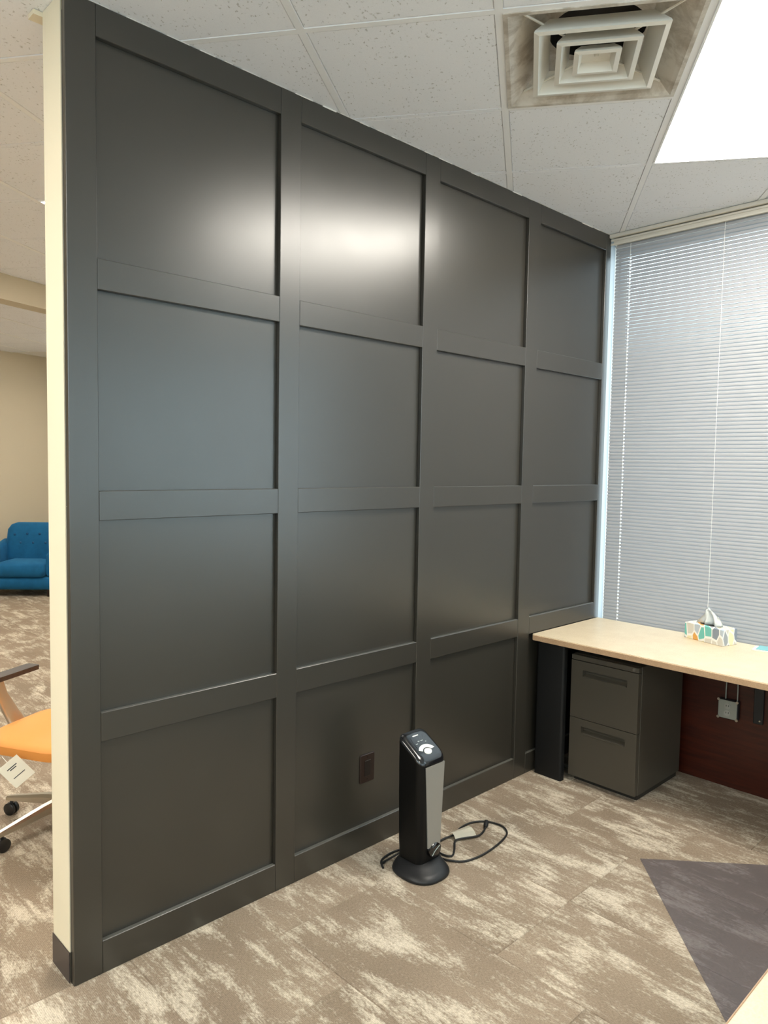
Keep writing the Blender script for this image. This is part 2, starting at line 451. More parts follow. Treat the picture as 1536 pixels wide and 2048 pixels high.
for (a, b), (c, d) in sorted(bars):
    main = a == c
    wide = main or b % 5 == 0 or (b == 1 and a == 1)
    hw = 0.0125 if main else (0.011 if wide else 0.0115)
    key = (main, wide)
    (xa, ya), (xb, yb) = G(a, b), G(c, d)
    dz = 0.0 if wide else 0.0008
    if key not in tee:
        L = S / 2 if main else S / 2 - 0.0125
        bm = bmesh.new(); zt = HC + 0.0055 if wide else HC + 0.0058; zb = HC if wide else HC + 0.0012
        box(bm, -L, L, -hw, hw, zb, zt)
        tee[key] = mesh_obj('grid_bar', bm, M['tbar'] if wide else M['tile'], ceiling)
        o = tee[key]
    else: o = copy_of(tee[key], ceiling)
    o.location = ((xa + xb) / 2, (ya + yb) / 2, 0); o.rotation_euler.z = math.atan2(yb - ya, xb - xa)

# walls
wl = struct('wall_left', bx(0.0, 3.10, 0.030, 0.160, -0.004, HC), M['cream'])       # the partition that carries the charcoal panelling
SX = [(0.0, 0.0903), (0.7626, 0.854), (1.5266, 1.6206), (2.2923, 2.3936), (3.0481, 3.10)]
RZ = [(0.0, 0.1079), (0.758, 0.851), (1.4543, 1.5461), (2.1553, 2.2476), (2.8905, HC - 0.0005)]
D = 0.019
for k, (a, b) in enumerate(SX):
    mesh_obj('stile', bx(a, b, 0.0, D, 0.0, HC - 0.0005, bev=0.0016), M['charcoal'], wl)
for c in range(4):
    x0, x1 = SX[c][1], SX[c + 1][0]
    for (z0, z1) in RZ:
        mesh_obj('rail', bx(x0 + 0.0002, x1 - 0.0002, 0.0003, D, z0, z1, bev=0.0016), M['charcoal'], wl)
for c in range(4):
    x0, x1 = SX[c][0] + (0.004 if c == 0 else 0.045), min(SX[c + 1][1], 3.10) - 0.045
    if c == 0: x0 = 0.0
    if c == 3: x1 = 3.10
    for r_ in range(4):
        z0, z1 = RZ[r_][0] + (0.046 if r_ else 0), RZ[r_ + 1][0] + 0.045
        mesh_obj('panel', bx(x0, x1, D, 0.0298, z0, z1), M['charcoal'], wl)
# caulk line on the ragged top edge of the panelling
bm = bmesh.new()
xs = 0.0
while xs < 3.09:
    L = random.uniform(0.02, 0.12); h = random.uniform(0.0008, 0.0045) * random.choice((0.4, 1))
    box(bm, xs, min(xs + L, 3.095), -0.0012, 0.004, HC - h, HC + 0.0005); xs += L + random.uniform(0.0, 0.06)
mesh_obj('caulk_bead', bm, M['white'], wl)['label'] = 'white ragged paint edge'
# end cap of the partition: cream corner bead, ceiling trim, dark vinyl base
mesh_obj('corner_bead', bx(-0.003, 0.0, 0.026, 0.162, 0.10, HC), M['cream'], wl)
struct('trim_1', bx(-0.03, 0.20, 0.161, 0.205, 2.970, HC), M['cream'])
struct('baseboard_left', bx(-0.006, -0.0031, 0.026, 0.165, 0.0, 0.100, bev=0.001), M['vinyl_base'])
# window wall with two openings
WIN1 = (-2.46, 0.0); WIN2 = (-8.6, -2.7)
ZS1, ZH1 = 0.655, 2.925; ZS2, ZH2 = 0.80, 2.80
bm = bmesh.new()
box(bm, XW, XW + 0.15, -9.0, 8.2, -0.004, ZS1)
box(bm, XW, XW + 0.15, -9.0, 8.2, ZH1, HC)
box(bm, XW, XW + 0.15, 0.0, 8.2, ZS1, ZH1)
box(bm, XW, XW + 0.15, WIN2[1], WIN1[0], ZS1, ZH1)
box(bm, XW, XW + 0.15, -9.0, WIN2[0], ZS1, ZH1)
box(bm, XW, XW + 0.15, WIN2[0], WIN2[1], ZS1, ZS2)
box(bm, XW, XW + 0.15, WIN2[0], WIN2[1], ZH2, ZH1)
struct('wall_right', bm, M['white'])
def window(name, y0, y1, z0, z1, mull):
    bm = bmesh.new(); t = 0.04; xa, xb = XW + 0.05, XW + 0.10
    box(bm, xa, xb, y0, y1, z0, z0 + t); box(bm, xa, xb, y0, y1, z1 - t, z1)
    box(bm, xa, xb, y0, y0 + t, z0, z1); box(bm, xa, xb, y1 - t * 0.3, y1, z0, z1)
    for y in mull: box(bm, xa, xb, y - t / 2, y + t / 2, z0, z1)
    o = struct(name, bm, M['jamb'])
    e = [y0] + mull + [y1]
    for a, b in zip(e, e[1:]):
        mesh_obj('pane', bx(XW + 0.072, XW + 0.078, a + 0.005, b - 0.005, z0 + 0.01, z1 - 0.01), M['glass'], o)
    return o
win1 = window('window_1', WIN1[0], WIN1[1], ZS1, ZH1, [-1.23])
win2 = window('window_2', WIN2[0], WIN2[1], ZS2, ZH2, [-4.18, -5.65, -7.13])
mesh_obj('window_jamb', bx(3.1005, XW + 0.05, 0.0005, 0.10, -0.004, HC - 0.001), M['jamb'], win1)
mesh_obj('window_head', bx(XW - 0.075, XW, -2.6, -0.0005, 2.962, HC - 0.0005, bev=0.003), M['headrail'], win1)
# far, back and side walls beyond the frame
fx, fy, fa = 2.02 - 0.13, 7.35 + 0.40, R(18)
bm = bmesh.new()
dxa, dya = math.cos(fa), math.sin(fa)
poly = [(fx - 8 * dxa, fy - 8 * dya), (fx + 1.33 * dxa, fy + 1.33 * dya), (fx + 1.33 * dxa - 0.15 * dya, fy + 1.33 * dya + 0.15 * dxa), (fx - 8 * dxa - 0.15 * dya, fy - 8 * dya + 0.15 * dxa)]
prism(bm, poly, -0.004, HC + 0.006); struct('wall_far', bm, M['beige'])
bm = bmesh.new()
box(bm, -3.55, 3.3, -9.15, -9.0, -0.004, 0.75); box(bm, -3.55, 3.3, -9.15, -9.0, 2.86, HC)
box(bm, -3.55, -3.1, -9.15, -9.0, 0.75, 2.86); box(bm, 2.9, 3.3, -9.15, -9.0, 0.75, 2.86)
struct('wall_back', bm, M['beige'])
bm = bmesh.new(); t = 0.05
box(bm, -3.1, 2.9, -9.10, -9.05, 0.75, 0.75 + t); box(bm, -3.1, 2.9, -9.10, -9.05, 2.86 - t, 2.86)
xs = [-3.1 + 1.5 * k for k in range(5)]
for x in xs: box(bm, x - t / 2, x + t / 2, -9.10, -9.05, 0.75, 2.86)
fill_win4 = struct('fill_window_4', bm, M['jamb'])  # unseen window, added to throw more daylight on the ceiling
for a, b in zip(xs, xs[1:]): mesh_obj('pane', bx(a, b, -9.078, -9.072, 0.77, 2.84), M['glass'], fill_win4)
FILL_WIN3 = (-7.6, -0.2)
bm = bmesh.new()
box(bm, -3.55, -3.40, -9.0, 6.2, -0.004, 1.25); box(bm, -3.55, -3.40, -9.0, 6.2, 2.86, HC)
box(bm, -3.55, -3.40, -9.0, FILL_WIN3[0], 1.25, 2.86); box(bm, -3.55, -3.40, FILL_WIN3[1], 6.2, 1.25, 2.86)
struct('wall_side', bm, M['beige'])
bm = bmesh.new(); t = 0.05
box(bm, -3.50, -3.45, FILL_WIN3[0], FILL_WIN3[1], 1.25, 1.25 + t); box(bm, -3.50, -3.45, FILL_WIN3[0], FILL_WIN3[1], 2.86 - t, 2.86)
ys = [FILL_WIN3[0] + (FILL_WIN3[1] - FILL_WIN3[0]) * k / 8 for k in range(9)]
for y in ys: box(bm, -3.50, -3.45, y - t / 2, y + t / 2, 1.25, 2.86)
fill_win3 = struct('fill_window_3', bm, M['jamb'])  # unseen window, added to brighten the ceiling and the cream wall end
for a, b in zip(ys, ys[1:]): mesh_obj('pane', bx(-3.478, -3.472, a, b, 1.27, 2.84), M['glass'], fill_win3)
# ceiling beam across the far part of the office
ba = math.atan2(3.783 - 3.635, 1.281 - 0.914)
bm = bx(-4.4, 2.2, 0.0, 0.16, 2.80, HC)
struct('trim_2', bm, M['beige'], loc=(0.914, 3.635, 0), rotz=ba)

# ------------------------------------------------------------------ window blind
YB0, YB1 = -0.027, -2.43
blind = thing('window_blind', 'closed white horizontal mini blind covering the window above the desk', 'blind', (3.116, 0, 2.96))
CORDS = [-0.118, -0.64, -1.20, -1.76, -2.32]
def slat_bm(tilt=61.5, wdt=0.025, sag=0.0042):
    bm = bmesh.new(); a = R(tilt)
    prof = []
    for u in (-0.5, -0.25, -0.11, 0.11, 0.25, 0.5):
        x = u * wdt; z = sag * (1 - (2 * u) ** 2)
        # room side edge (-x) goes down; crown towards the room
        prof.append((x * math.cos(a) - z * math.sin(a), x * math.sin(a) + z * math.cos(a)))
    ys = [YB0]
    for c in CORDS[:1]: ys += [c + 0.0045, c - 0.0045]      # the daylight shows through the cord holes on the first run
    ys.append(YB1)
    grid = [[bm.verts.new((px_, y, pz_)) for px_, pz_ in prof] for y in ys]
    for i in range(len(ys) - 1):
        hole = i % 2 == 1
        for j in range(5):
            if hole and j == 2: continue
            bm.faces.new((grid[i][j], grid[i][j + 1], grid[i + 1][j + 1], grid[i + 1][j]))
    return bm
zt, zb_, pitch = 2.915, 0.705, 0.0201
first = None; z = zt
while z > zb_:
    if first is None: first = mesh_obj('slat', slat_bm(), M['slat'], blind, smooth=True, loc=(0, 0, z - 2.96))
    else: copy_of(first, blind, (0, 0, z - 2.96))
    z -= pitch
bm = bmesh.new(); box(bm, -0.020, 0.018, YB1 - 0.003, YB0 + 0.010, 2.925 - 2.96, 2.956 - 2.96, bev=0.002)
box(bm, -0.026, -0.0205, YB1 - 0.003, YB0 + 0.024, 2.922 - 2.96, 2.934 - 2.96, bev=0.001)
box(bm, -0.026, -0.0205, YB1 - 0.003, YB0 + 0.024, 2.946 - 2.96, 2.957 - 2.96, bev=0.001)
mesh_obj('headrail', bm, M['headrail'], blind)
mesh_obj('bottom_rail', bx(-0.012, 0.012, YB1, YB0, 0.680 - 2.96, 0.692 - 2.96, bev=0.002), M['slat'], blind)
for c in CORDS:
    bm = bmesh.new()
    tube(bm, [(-0.0075, c, 0.692 - 2.96), (-0.0075, c, 2.925 - 2.96)], 0.0011, 6)
    mesh_obj('ladder_cord', bm, M['cord'], blind)

# ------------------------------------------------------------------ ceiling lights and the air diffuser
LW, LL = S - 0.024, 2 * S - 0.024
lf = bmesh.new(); t = 0.010
for a in ((-LW / 2, LW / 2, -LL / 2, -LL / 2 + t), (-LW / 2, LW / 2, LL / 2 - t, LL / 2), (-LW / 2, -LW / 2 + t, -LL / 2 + t, LL / 2 - t), (LW / 2 - t, LW / 2, -LL / 2 + t, LL / 2 - t)):
    box(lf, *a, -0.0035, 0.0056, bev=0.0015)
ldm = bx(-LW / 2 + t, LW / 2 - t, -LL / 2 + t, LL / 2 - t, -0.001, 0.0050)
f0 = d0 = None
LABS = ['glowing white ceiling light panel beside the square air vent', 'ceiling light panel glimpsed past the cream end of the dark wall']
for q, (i, j) in enumerate(LIGHTS):
    cx, cy = G(i + 0.5, j + 1)
    lab = LABS[q] if q < 2 else 'flat white ceiling light panel elsewhere in the open office'
    tg = thing('ceiling_light', lab, 'light', (cx, cy, HC), GA, 'flat ceiling light panels')
    if f0 is None:
        f0 = mesh_obj('frame', lf, M['tbar'], tg); d0 = mesh_obj('diffuser', ldm, M['panel'], tg)
    else:
        copy_of(f0, tg); copy_of(d0, tg)

def square_ring(bm, h0, z0, h1, z1, thick=0.004):
    """sloping square collar from half size h0 at z0 to h1 at z1, with a return so it has thickness"""
    sq = lambda h, z: [(-h, -h, z), (h, -h, z), (h, h, z), (-h, h, z)]
    return loft(bm, [sq(h0, z0), sq(h1, z1), sq(h1 + thick, z1 + 0.001), sq(h0 + thick * 0.4, z0 + 0.005), sq(h0, z0)], False, False)
vx, vy = G(1.5, 0.5)
vent = thing('air_vent', 'square white ceiling air diffuser with nested louvre rings', 'vent', (vx, vy, HC), GA)
bm = bmesh.new(); sq = lambda h, z: [(-h, -h, z), (h, -h, z), (h, h, z), (-h, h, z)]
ci = lambda r, z, k=32: [(r * math.cos(2 * PI * j / k + PI / 4), r * math.sin(2 * PI * j / k + PI / 4), z) for j in range(k)]
loft(bm, [sq(0.294, 0.0055), sq(0.294, -0.003), sq(0.280, -0.003), sq(0.266, 0.005), sq(0.165, 0.090)], False, False)
mesh_obj('backing_tray', bm, M['vdust'], vent)
bm = bmesh.new()
loft(bm, [ci(0.155, 0.090), ci(0.155, 0.165)], False, True)
mesh_obj('duct_collar', bm, M['duct'], vent)
bm = bmesh.new()
a = [bm.verts.new(p) for p in sq(0.167, 0.0902)]
b = [bm.verts.new(p) for p in ci(0.155, 0.0902)]
for q in range(4):
    n0 = q * 8
    # corner fan: square corner q sits at angle 225+90q ; circle index 0 at 45 deg
    base = (16 + n0) % 32
    idx = [(base + d) % 32 for d in range(-4, 5)]
    for u, v in zip(idx, idx[1:]): bm.faces.new((a[q], b[u], b[v]))
    bm.faces.new((a[q], b[(base + 4) % 32], a[(q + 1) % 4]))
mesh_obj('neck_plate', bm, M['vdust'], vent)
def louvre(half, depth, inner):
    bm = bmesh.new(); lip = 0.016
    loft(bm, [sq(half, -0.012), sq(half - lip, -0.0145), sq(half - lip - 0.002, -0.010), sq(inner, depth), sq(inner + 0.005, depth + 0.003), sq(half - 0.003, -0.004), sq(half, -0.012)], False, False)
    return bm
mesh_obj('louvre_ring', louvre(0.202, 0.048, 0.150), M['vent'], vent)
mesh_obj('louvre_ring', louvre(0.131, 0.046, 0.085), M['vent'], vent)
bm = louvre(0.0735, 0.014, 0.046)
c4 = [bm.verts.new(p) for p in sq(0.047, 0.014)]; bm.faces.new(c4)
mesh_obj('centre_pan', bm, M['vent'], vent)
mesh_obj('knob', disc(bmesh.new(), (0, 0, 0.006), 0.006, h=0.008, k=14, r2=0.008), M['vent'], vent, smooth=True, auto=40)
for sx, sy in ((-1, -1), (1, 1), (-1, 1), (1, -1)):
    bm = bmesh.new(); tube(bm, [(sx * 0.06, sy * 0.06, 0.02), (sx * 0.235, sy * 0.235, 0.028)], 0.004, 6)
    mesh_obj('spreader_bar', bm, M['vent'], vent)

# ------------------------------------------------------------------ desk along the window
ZD, TD = 0.757, 0.030
desk = thing('desk', 'built-in light maple worktop along the window blind with dark wood back panel', 'desk', (2.75, -1.2, 0))
def world_child(o, parent):                    # keep geometry given in room coordinates
    o.parent = parent; o.location = Vector(o.location) - Vector(parent.location); return o
def wc(name, bm, m, parent, **k): return world_child(mesh_obj(name, bm, m, **k), parent)
top = [(2.425, -0.0015), (3.092, -0.0015), (3.092, -2.44), (2.41, -2.44), (2.41, -0.0165)]
bm = bmesh.new(); prism(bm, top, ZD - TD, ZD)
bmesh.ops.bevel(bm, geom=[e for e in bm.edges if abs(e.verts[0].co.z - ZD) < 1e-5 and abs(e.verts[1].co.z - ZD) < 1e-5], offset=0.003, segments=2, affect='EDGES')
wc('worktop', bm, M['maple'], desk)
bm = bmesh.new(); box(bm, 2.4065, 2.4098, -1.80, -0.0165, ZD - TD, ZD - 0.003, bev=0.001)
wc('edge_band', bm, M['edge'], desk)
bm = bmesh.new(); prism(bm, rrect(2.445, 2.487, -0.186, -0.0205, 0.012, 4), 0.0, ZD - TD - 0.0005)
wc('cable_column', bm, M['dkpanel'], desk, smooth=True, auto=30)
wc('back_panel', bx(3.05, 3.07, -2.44, -0.021, 0.0, ZD - TD - 0.0005), M['wood'], desk)
bm = bmesh.new(); box(bm, 3.032, 3.0495, -0.965, -0.920, 0.372, ZD - TD - 0.0005, bev=0.002); box(bm, 2.62, 3.032, -0.965, -0.920, ZD - TD - 0.010, ZD - TD - 0.0005)
br = wc('bracket', bm, M['black'], desk)
mesh_obj('bolt', disc(bmesh.new(), (3.0285, -0.952, 0.39), 0.004, 'x', 0.004, 10), M['screw'], br, loc=-Vector(desk.location) * 0)
# the return of the workstation, only its corner shows bottom right
d2 = thing('side_desk', 'light maple worktop whose corner pokes into the lower frame nearest the viewer', 'desk', (1.2, -2.1, 0))
bm = bmesh.new(); prism(bm, [(0.02, -1.8155), (2.404, -1.8155), (2.404, -2.44), (0.02, -2.44)], ZD - TD, ZD)
bmesh.ops.bevel(bm, geom=[e for e in bm.edges if abs(e.verts[0].co.z - ZD) < 1e-5 and abs(e.verts[1].co.z - ZD) < 1e-5], offset=0.003, segments=2, affect='EDGES')
wc('worktop', bm, M['maple'], d2)
wc('edge_band', bx(0.02, 2.404, -1.8152, -1.8120, ZD - TD, ZD - 0.003, bev=0.001), M['edge'], d2)
for x in (0.10, 2.30):
    wc('end_panel', bx(x - 0.015, x + 0.015, -2.42, -1.87, 0.0, ZD - TD - 0.0005), M['dkpanel'], d2)

# ------------------------------------------------------------------ file cabinet
cab = thing('file_cabinet', 'dark taupe two-drawer steel file cabinet under the worktop', 'cabinet', (2.75, -0.386, 0))
cx0, cx1, cy0, cy1, cz1 = 2.497, 2.990, -0.574, -0.198, 0.676
wc('body', bx(cx0 + 0.031, cx1, cy0, cy1, 0.030, cz1, bev=0.002), M['cabinet'], cab)
wc('plinth', bx(cx0 + 0.045, cx1 - 0.01, cy0 + 0.012, cy1 - 0.012, 0.0, 0.030), M['cabdark'], cab)
def front_with_pull(z0, z1, py0, py1, pz0, pz1):
    """drawer front (faces -x) with a recessed finger pull"""
    bm = bmesh.new(); xf, xb, dep = cx0, cx0 + 0.030, 0.026
    ys = [cy0 + 0.002, py0, py1, cy1 - 0.002]; zs = [z0, pz0, pz1, z1]
    g = [[bm.verts.new((xf, y, z)) for z in zs] for y in ys]
    for i in range(3):
        for j in range(3):
            if i == 1 and j == 1: continue
            bm.faces.new((g[i][j], g[i + 1][j], g[i + 1][j + 1], g[i][j + 1]))
    e = 0.004
    q = [bm.verts.new((xf + dep, y, z)) for y, z in ((py0 + e, pz0 + 0.014), (py1 - e, pz0 + 0.014), (py1 - e, pz1 - 0.001), (py0 + e, pz1 - 0.001))]
    r = [g[1][1], g[2][1], g[2][2], g[1][2]]
    for k in range(4): bm.faces.new((r[k], r[(k + 1) % 4], q[(k + 1) % 4], q[k]))
    bm.faces.new(q)
    o = [bm.verts.new((xb, y, z)) for y, z in ((ys[0], z0), (ys[3], z0), (ys[3], z1), (ys[0], z1))]
    ring = [[g[0][0], g[1][0], g[2][0], g[3][0]], [g[3][0], g[3][1], g[3][2], g[3][3]], [g[3][3], g[2][3], g[1][3], g[0][3]], [g[0][3], g[0][2], g[0][1], g[0][0]]]
    for k in range(4): bm.faces.new(ring[k] + [o[(k + 1) % 4], o[k]])
    bm.faces.new(o)
    return bm
wc('top_strip', bx(cx0, cx0 + 0.0305, cy0 + 0.002, cy1 - 0.002, 0.650, cz1 - 0.001, bev=0.0015), M['cabinet'], cab)
for (z0, z1, a, b) in ((0.3475, 0.6465, 0.567, 0.602), (0.034, 0.3440, 0.268, 0.306)):
    dr = wc('drawer', front_with_pull(z0, z1, -0.512, -0.266, a, b), M['cabinet'], cab)
    bm = bx(cx0 - 0.0025, cx0 + 0.006, -0.508, -0.270, a - 0.003, a + 0.0045, bev=0.001)
    mesh_obj('pull', bm, M['cabinet'], dr)
lk = wc('lock', disc(bmesh.new(), (cx0 - 0.004, -0.548, 0.6635), 0.0085, 'x', 0.005, 16), M['chrome'], cab)

# ------------------------------------------------------------------ electrical boxes
jb = thing('junction_box', 'square galvanised outlet box hanging on two thin conduits under the worktop', 'outlet', (3.035, -0.80, 0.415))
mesh_obj('box', bx(-0.016, 0.0145, -0.050, 0.050, -0.050, 0.050, bev=0.003), M['black'], jb)
cp = bmesh.new()
poly = [(-0.038, -0.047), (0.038, -0.047), (0.047, -0.036), (0.047, 0.036), (0.038, 0.047), (-0.038, 0.047), (-0.047, 0.036), (-0.047, -0.036)]
loft(cp, [[(-0.0165, y, z) for y, z in poly], [(-0.0195, y * 0.98, z * 0.98) for y, z in poly]])
mesh_obj('cover_plate', cp, M['steel'], jb)
for sy in (-1, 1):
    for sz in (-1, 1):
        mesh_obj('screw', disc(bmesh.new(), (-0.0215, sy * 0.046, sz * 0.046), 0.007, 'x', 0.005, 12), M['screw'], jb)
for z in (0.018, -0.018):
    rc = mesh_obj('receptacle', disc(bmesh.new(), (-0.022, 0.0, z), 0.0155, 'x', 0.0035, 18), M['outlet_grey'], jb)
    for dy in (-0.006, 0.006):
        mesh_obj('slot', bx(-0.0226, -0.0219, dy - 0.0012, dy + 0.0012, z - 0.002, z + 0.006), M['slot'], rc)
for y, yy in ((0.018, 0.012), (-0.040, -0.034)):
    bm = bmesh.new(); tube(bm, [(0, y, 0.050), (0, y, 0.10), (0, (y * 1.0 + yy) / 2, 0.2), (0, yy, 0.3115)], 0.0032, 8)
    mesh_obj('conduit', bm, M['steel'], jb, smooth=True, auto=50)

ol = thing('wall_outlet', 'small dark brown outlet plate in the lowest dark panel left of heater', 'outlet', (1.249, D, 0.347))
bm = bmesh.new(); loft(bm, [[(x, 0, z) for x, z in rrect(-0.041, 0.041, -0.062, 0.062, 0.006)], [(x, -0.004, z) for x, z in rrect(-0.041, 0.041, -0.062, 0.062, 0.006)], [(x, -0.006, z) for x, z in rrect(-0.038, 0.038, -0.059, 0.059, 0.005)]])
mesh_obj('plate', bm, M['brown'], ol)
mesh_obj('receptacle', bx(-0.017, 0.017, -0.0085, -0.005, -0.034, 0.034, bev=0.001), M['brown2'], ol)
for z in (-0.048, 0.048):
    mesh_obj('screw', disc(bmesh.new(), (0, -0.0075, z), 0.003, 'y', 0.002, 10), M['brown2'], ol)

# ------------------------------------------------------------------ tissue box, notepad
tb = thing('tissue_box', 'patterned tissue box with a white tissue sticking out, on the worktop', 'tissue box', (3.005, -0.700, ZD + 0.0005), R(-106))
L2, W2, H2 = 0.115, 0.055, 0.082
bm = bmesh.new()
ov = [(0.062 * math.cos(2 * PI * k / 24), 0.024 * math.sin(2 * PI * k / 24)) for k in range(24)]
box(bm, -L2, L2, -W2, W2, 0, H2, bev=0.0015)
mesh_obj('carton', bm, M['print_'], tb)
bm = bmesh.new(); loft(bm, [[(x, y, H2 + 0.0001) for x, y in ov], [(x, y, H2 + 0.0008) for x, y in ov]])
mesh_obj('opening', bm, M['slot'], tb)
# tissue: a pleated sheet pulled up to a blunt tip
bm = bmesh.new(); rows = []
nu = 15
for v in range(9):
    t = v / 8; row = []
    for u in range(nu):
        s = u / (nu - 1) * 2 - 1
        wv_ = 0.058 * (1 - t) ** 0.85 + 0.013
        x = s * wv_ - 0.006 - 0.012 * t + 0.010 * math.sin(PI * t)
        y = (0.014 * (1 - t) + 0.006) * math.sin(s * 7.0 + 2.2 * t) + 0.006 * math.sin(s * 15 + 1)
        z = H2 + 0.0008 + 0.088 * t ** 0.8 * (1 - 0.22 * abs(s) ** 1.5) + 0.003 * math.sin(s * 11)
        if v == 0: z = H2 - 0.004
        row.append(bm.verts.new((x, y, z)))
    rows.append(row)
for a, b in zip(rows, rows[1:]):
    for u in range(nu - 1): bm.faces.new((a[u], a[u + 1], b[u + 1], b[u]))
ret = bmesh.ops.solidify(bm, geom=bm.faces[:], thickness=0.0012)
mesh_obj('tissue', bm, M['tissue'], tb, smooth=True)

npd = thing('notepad', 'white pad with a teal cover lying on the worktop, right of tissue box', 'notepad', (3.02, -1.00, ZD + 0.0003), R(8))
mesh_obj('pages', bx(-0.055, 0.055, -0.10, 0.085, 0, 0.006), M['paper'], npd)
mesh_obj('cover', bx(-0.040, 0.058, -0.102, 0.070, 0.0062, 0.008, bev=0.0005), M['teal'], npd)

# ------------------------------------------------------------------ chair mat
cm = bmesh.new()
A = Vector((2.035, -0.838)); u = Vector((-0.74, -0.67)).normalized(); v = Vector((0.67, -0.74)).normalized()
o_ = A + u * 1.15 + v * 0.0
poly = [A, A + v * 0.75, A + v * 0.75 + u * 1.05, A + u * 1.05]
loft(cm, [[(p.x - 1.9, p.y + 1.3, 0.0006) for p in poly], [(p.x - 1.9, p.y + 1.3, 0.0026) for p in poly], ])
cmo = mesh_obj('chair_mat', cm, M['mat'], loc=(1.9, -1.3, 0))
tag(cmo, 'see-through grey plastic chair mat lying diagonally on the carpet', 'mat')

# ------------------------------------------------------------------ tower heater
ht = thing('tower_heater', 'black tower heater with silver front grille standing before the dark wall', 'heater', (1.31, -0.245, 0))
hx0, hx1, hy0, hy1 = -0.076, 0.076, -0.066, 0.072
def hring(z, s=0.0, shear=0.0, r=0.03):
    return [(x, y, z + shear * (y - 0.003)) for x, y in rrect(hx0 + s, hx1 - s, hy0 + s, hy1 - s, max(r - s * 0.5, 0.006), 6)]
SH = 0.62
bm = bmesh.new()
loft(bm, [hring(0.03, 0.006), hring(0.075, 0.006), hring(0.11, 0.004), hring(0.30, 0.001), hring(0.44, 0, 0.25), hring(0.492, 0, SH)], True, True)
body = mesh_obj('body', bm, M['hblack'], ht, smooth=True, auto=40)
bm = bmesh.new()
loft(bm, [hring(0.4922, 0.0, SH), hring(0.500, 0.001, SH), hring(0.5075, 0.006, SH), hring(0.511, 0.014, SH), hring(0.512, 0.024, SH)], True, True)
lid = mesh_obj('lid', bm, M['hgloss'], ht, smooth=True, auto=50)
def on_top(poly, h0, h1):                      # poly in lid plane coordinates
    b = bmesh.new()
    loft(b, [[(x, y, 0.512 + SH * (y - 0.003) + h0) for x, y in poly], [(x, y, 0.512 + SH * (y - 0.003) + h1) for x, y in poly]])
    return b
pan = [(-0.036, -0.016), (0.036, -0.016), (0.040, 0.010), (0.034, 0.036), (0.014, 0.050), (-0.014, 0.050), (-0.034, 0.036), (-0.040, 0.010)]
mesh_obj('control_panel', on_top(pan, 0.0001, 0.0012), M['badge'], ht)
arc = [(0.046 * math.cos(R(a)), -0.034 + 0.030 * math.sin(R(a))) for a in range(15, 166, 10)] + [(0.026 * math.cos(R(a)), -0.034 + 0.017 * math.sin(R(a))) for a in range(160, 19, -10)]
b = bmesh.new()
n = len(arc) // 2
lo = [b.verts.new((x, y, 0.512 + SH * (y - 0.003) + 0.0018)) for x, y in arc]
for k in range(15):
    b.faces.new((lo[k], lo[k + 1], lo[31 - k - 2] if 31 - k - 2 < len(lo) else lo[-1], lo[min(31 - k - 1, len(lo) - 1)])) if len({k, k + 1, min(29 - k, len(lo) - 1), min(30 - k, len(lo) - 1)}) == 4 and 29 - k > k + 1 else None
mesh_obj('display_arc', b, M['pale'], ht)
btn = [(0.020 * math.cos(2 * PI * k / 20), -0.033 + 0.011 * math.sin(2 * PI * k / 20)) for k in range(20)]
mesh_obj('button', on_top(btn, 0.0002, 0.0032), M['pale'], ht)
mesh_obj('display_mark', on_top([(-0.018, 0.036), (0.014, 0.036), (0.014, 0.0395), (-0.018, 0.0395)], 0.0013, 0.0018), M['pale'], ht)
for dx, dy, w_ in ((-0.026, 0.004, 0.006), (-0.008, 0.012, 0.005), (0.010, 0.012, 0.007), (0.026, 0.004, 0.003)):
    mesh_obj('indicator', on_top([(dx - w_, dy), (dx + w_, dy), (dx + w_, dy + 0.0022), (dx - w_, dy + 0.0022)], 0.0013, 0.0018), M['steel'], ht)
bm = bmesh.new()
gp = [(-0.026, 0.105), (0.046, 0.105), (0.064, 0.444), (-0.049, 0.444)]
loft(bm, [[(x, hy0 + 0.004, z) for x, z in gp], [(x, hy0 - 0.0015, z) for x, z in gp]])
gr = mesh_obj('grille', bm, M['silver'], ht)
bm = bmesh.new()
ov = [(0.036 * math.cos(2 * PI * k / 24), 0.030 * math.sin(2 * PI * k / 24)) for k in range(24)]
loft(bm, [[(0.014 + x, hy0 + 0.003, 0.088 + z) for x, z in ov], [(0.014 + x * 0.95, hy0 - 0.006, 0.088 + z * 0.95) for x, z in ov], [(0.014 + x * 0.6, hy0 - 0.010, 0.088 + z * 0.6) for x, z in ov]])
bd = mesh_obj('emblem', bm, M['badge'], ht, smooth=True, auto=60)
bm = bmesh.new(); tube(bm, catmull([(-0.010, hy0 - 0.0105, 0.074), (0.006, hy0 - 0.0125, 0.092), (0.034, hy0 - 0.0105, 0.104)], 5), 0.0016, 6)
mesh_obj('emblem_mark', bm, M['steel'], bd)
bm = bmesh.new()
def hoval(rx, ry, z, cx=-0.022, cy=-0.026):
    out = []
    for k in range(36):
        a = 2 * PI * k / 36; c_, s_ = math.cos(a), math.sin(a); e = 0.82
        out.append((cx + rx * math.copysign(abs(c_) ** e, c_), cy + ry * math.copysign(abs(s_) ** e, s_), z))
    return out
loft(bm, [hoval(0.102, 0.110, 0.0), hoval(0.106, 0.114, 0.006), hoval(0.104, 0.112, 0.014), hoval(0.094, 0.100, 0.026, -0.014, -0.016), hoval(0.084, 0.084, 0.036, -0.005, -0.006), hoval(0.079, 0.076, 0.046, 0, 0.002)])
mesh_obj('base', bm, M['hgrey'], ht, smooth=True, auto=50)

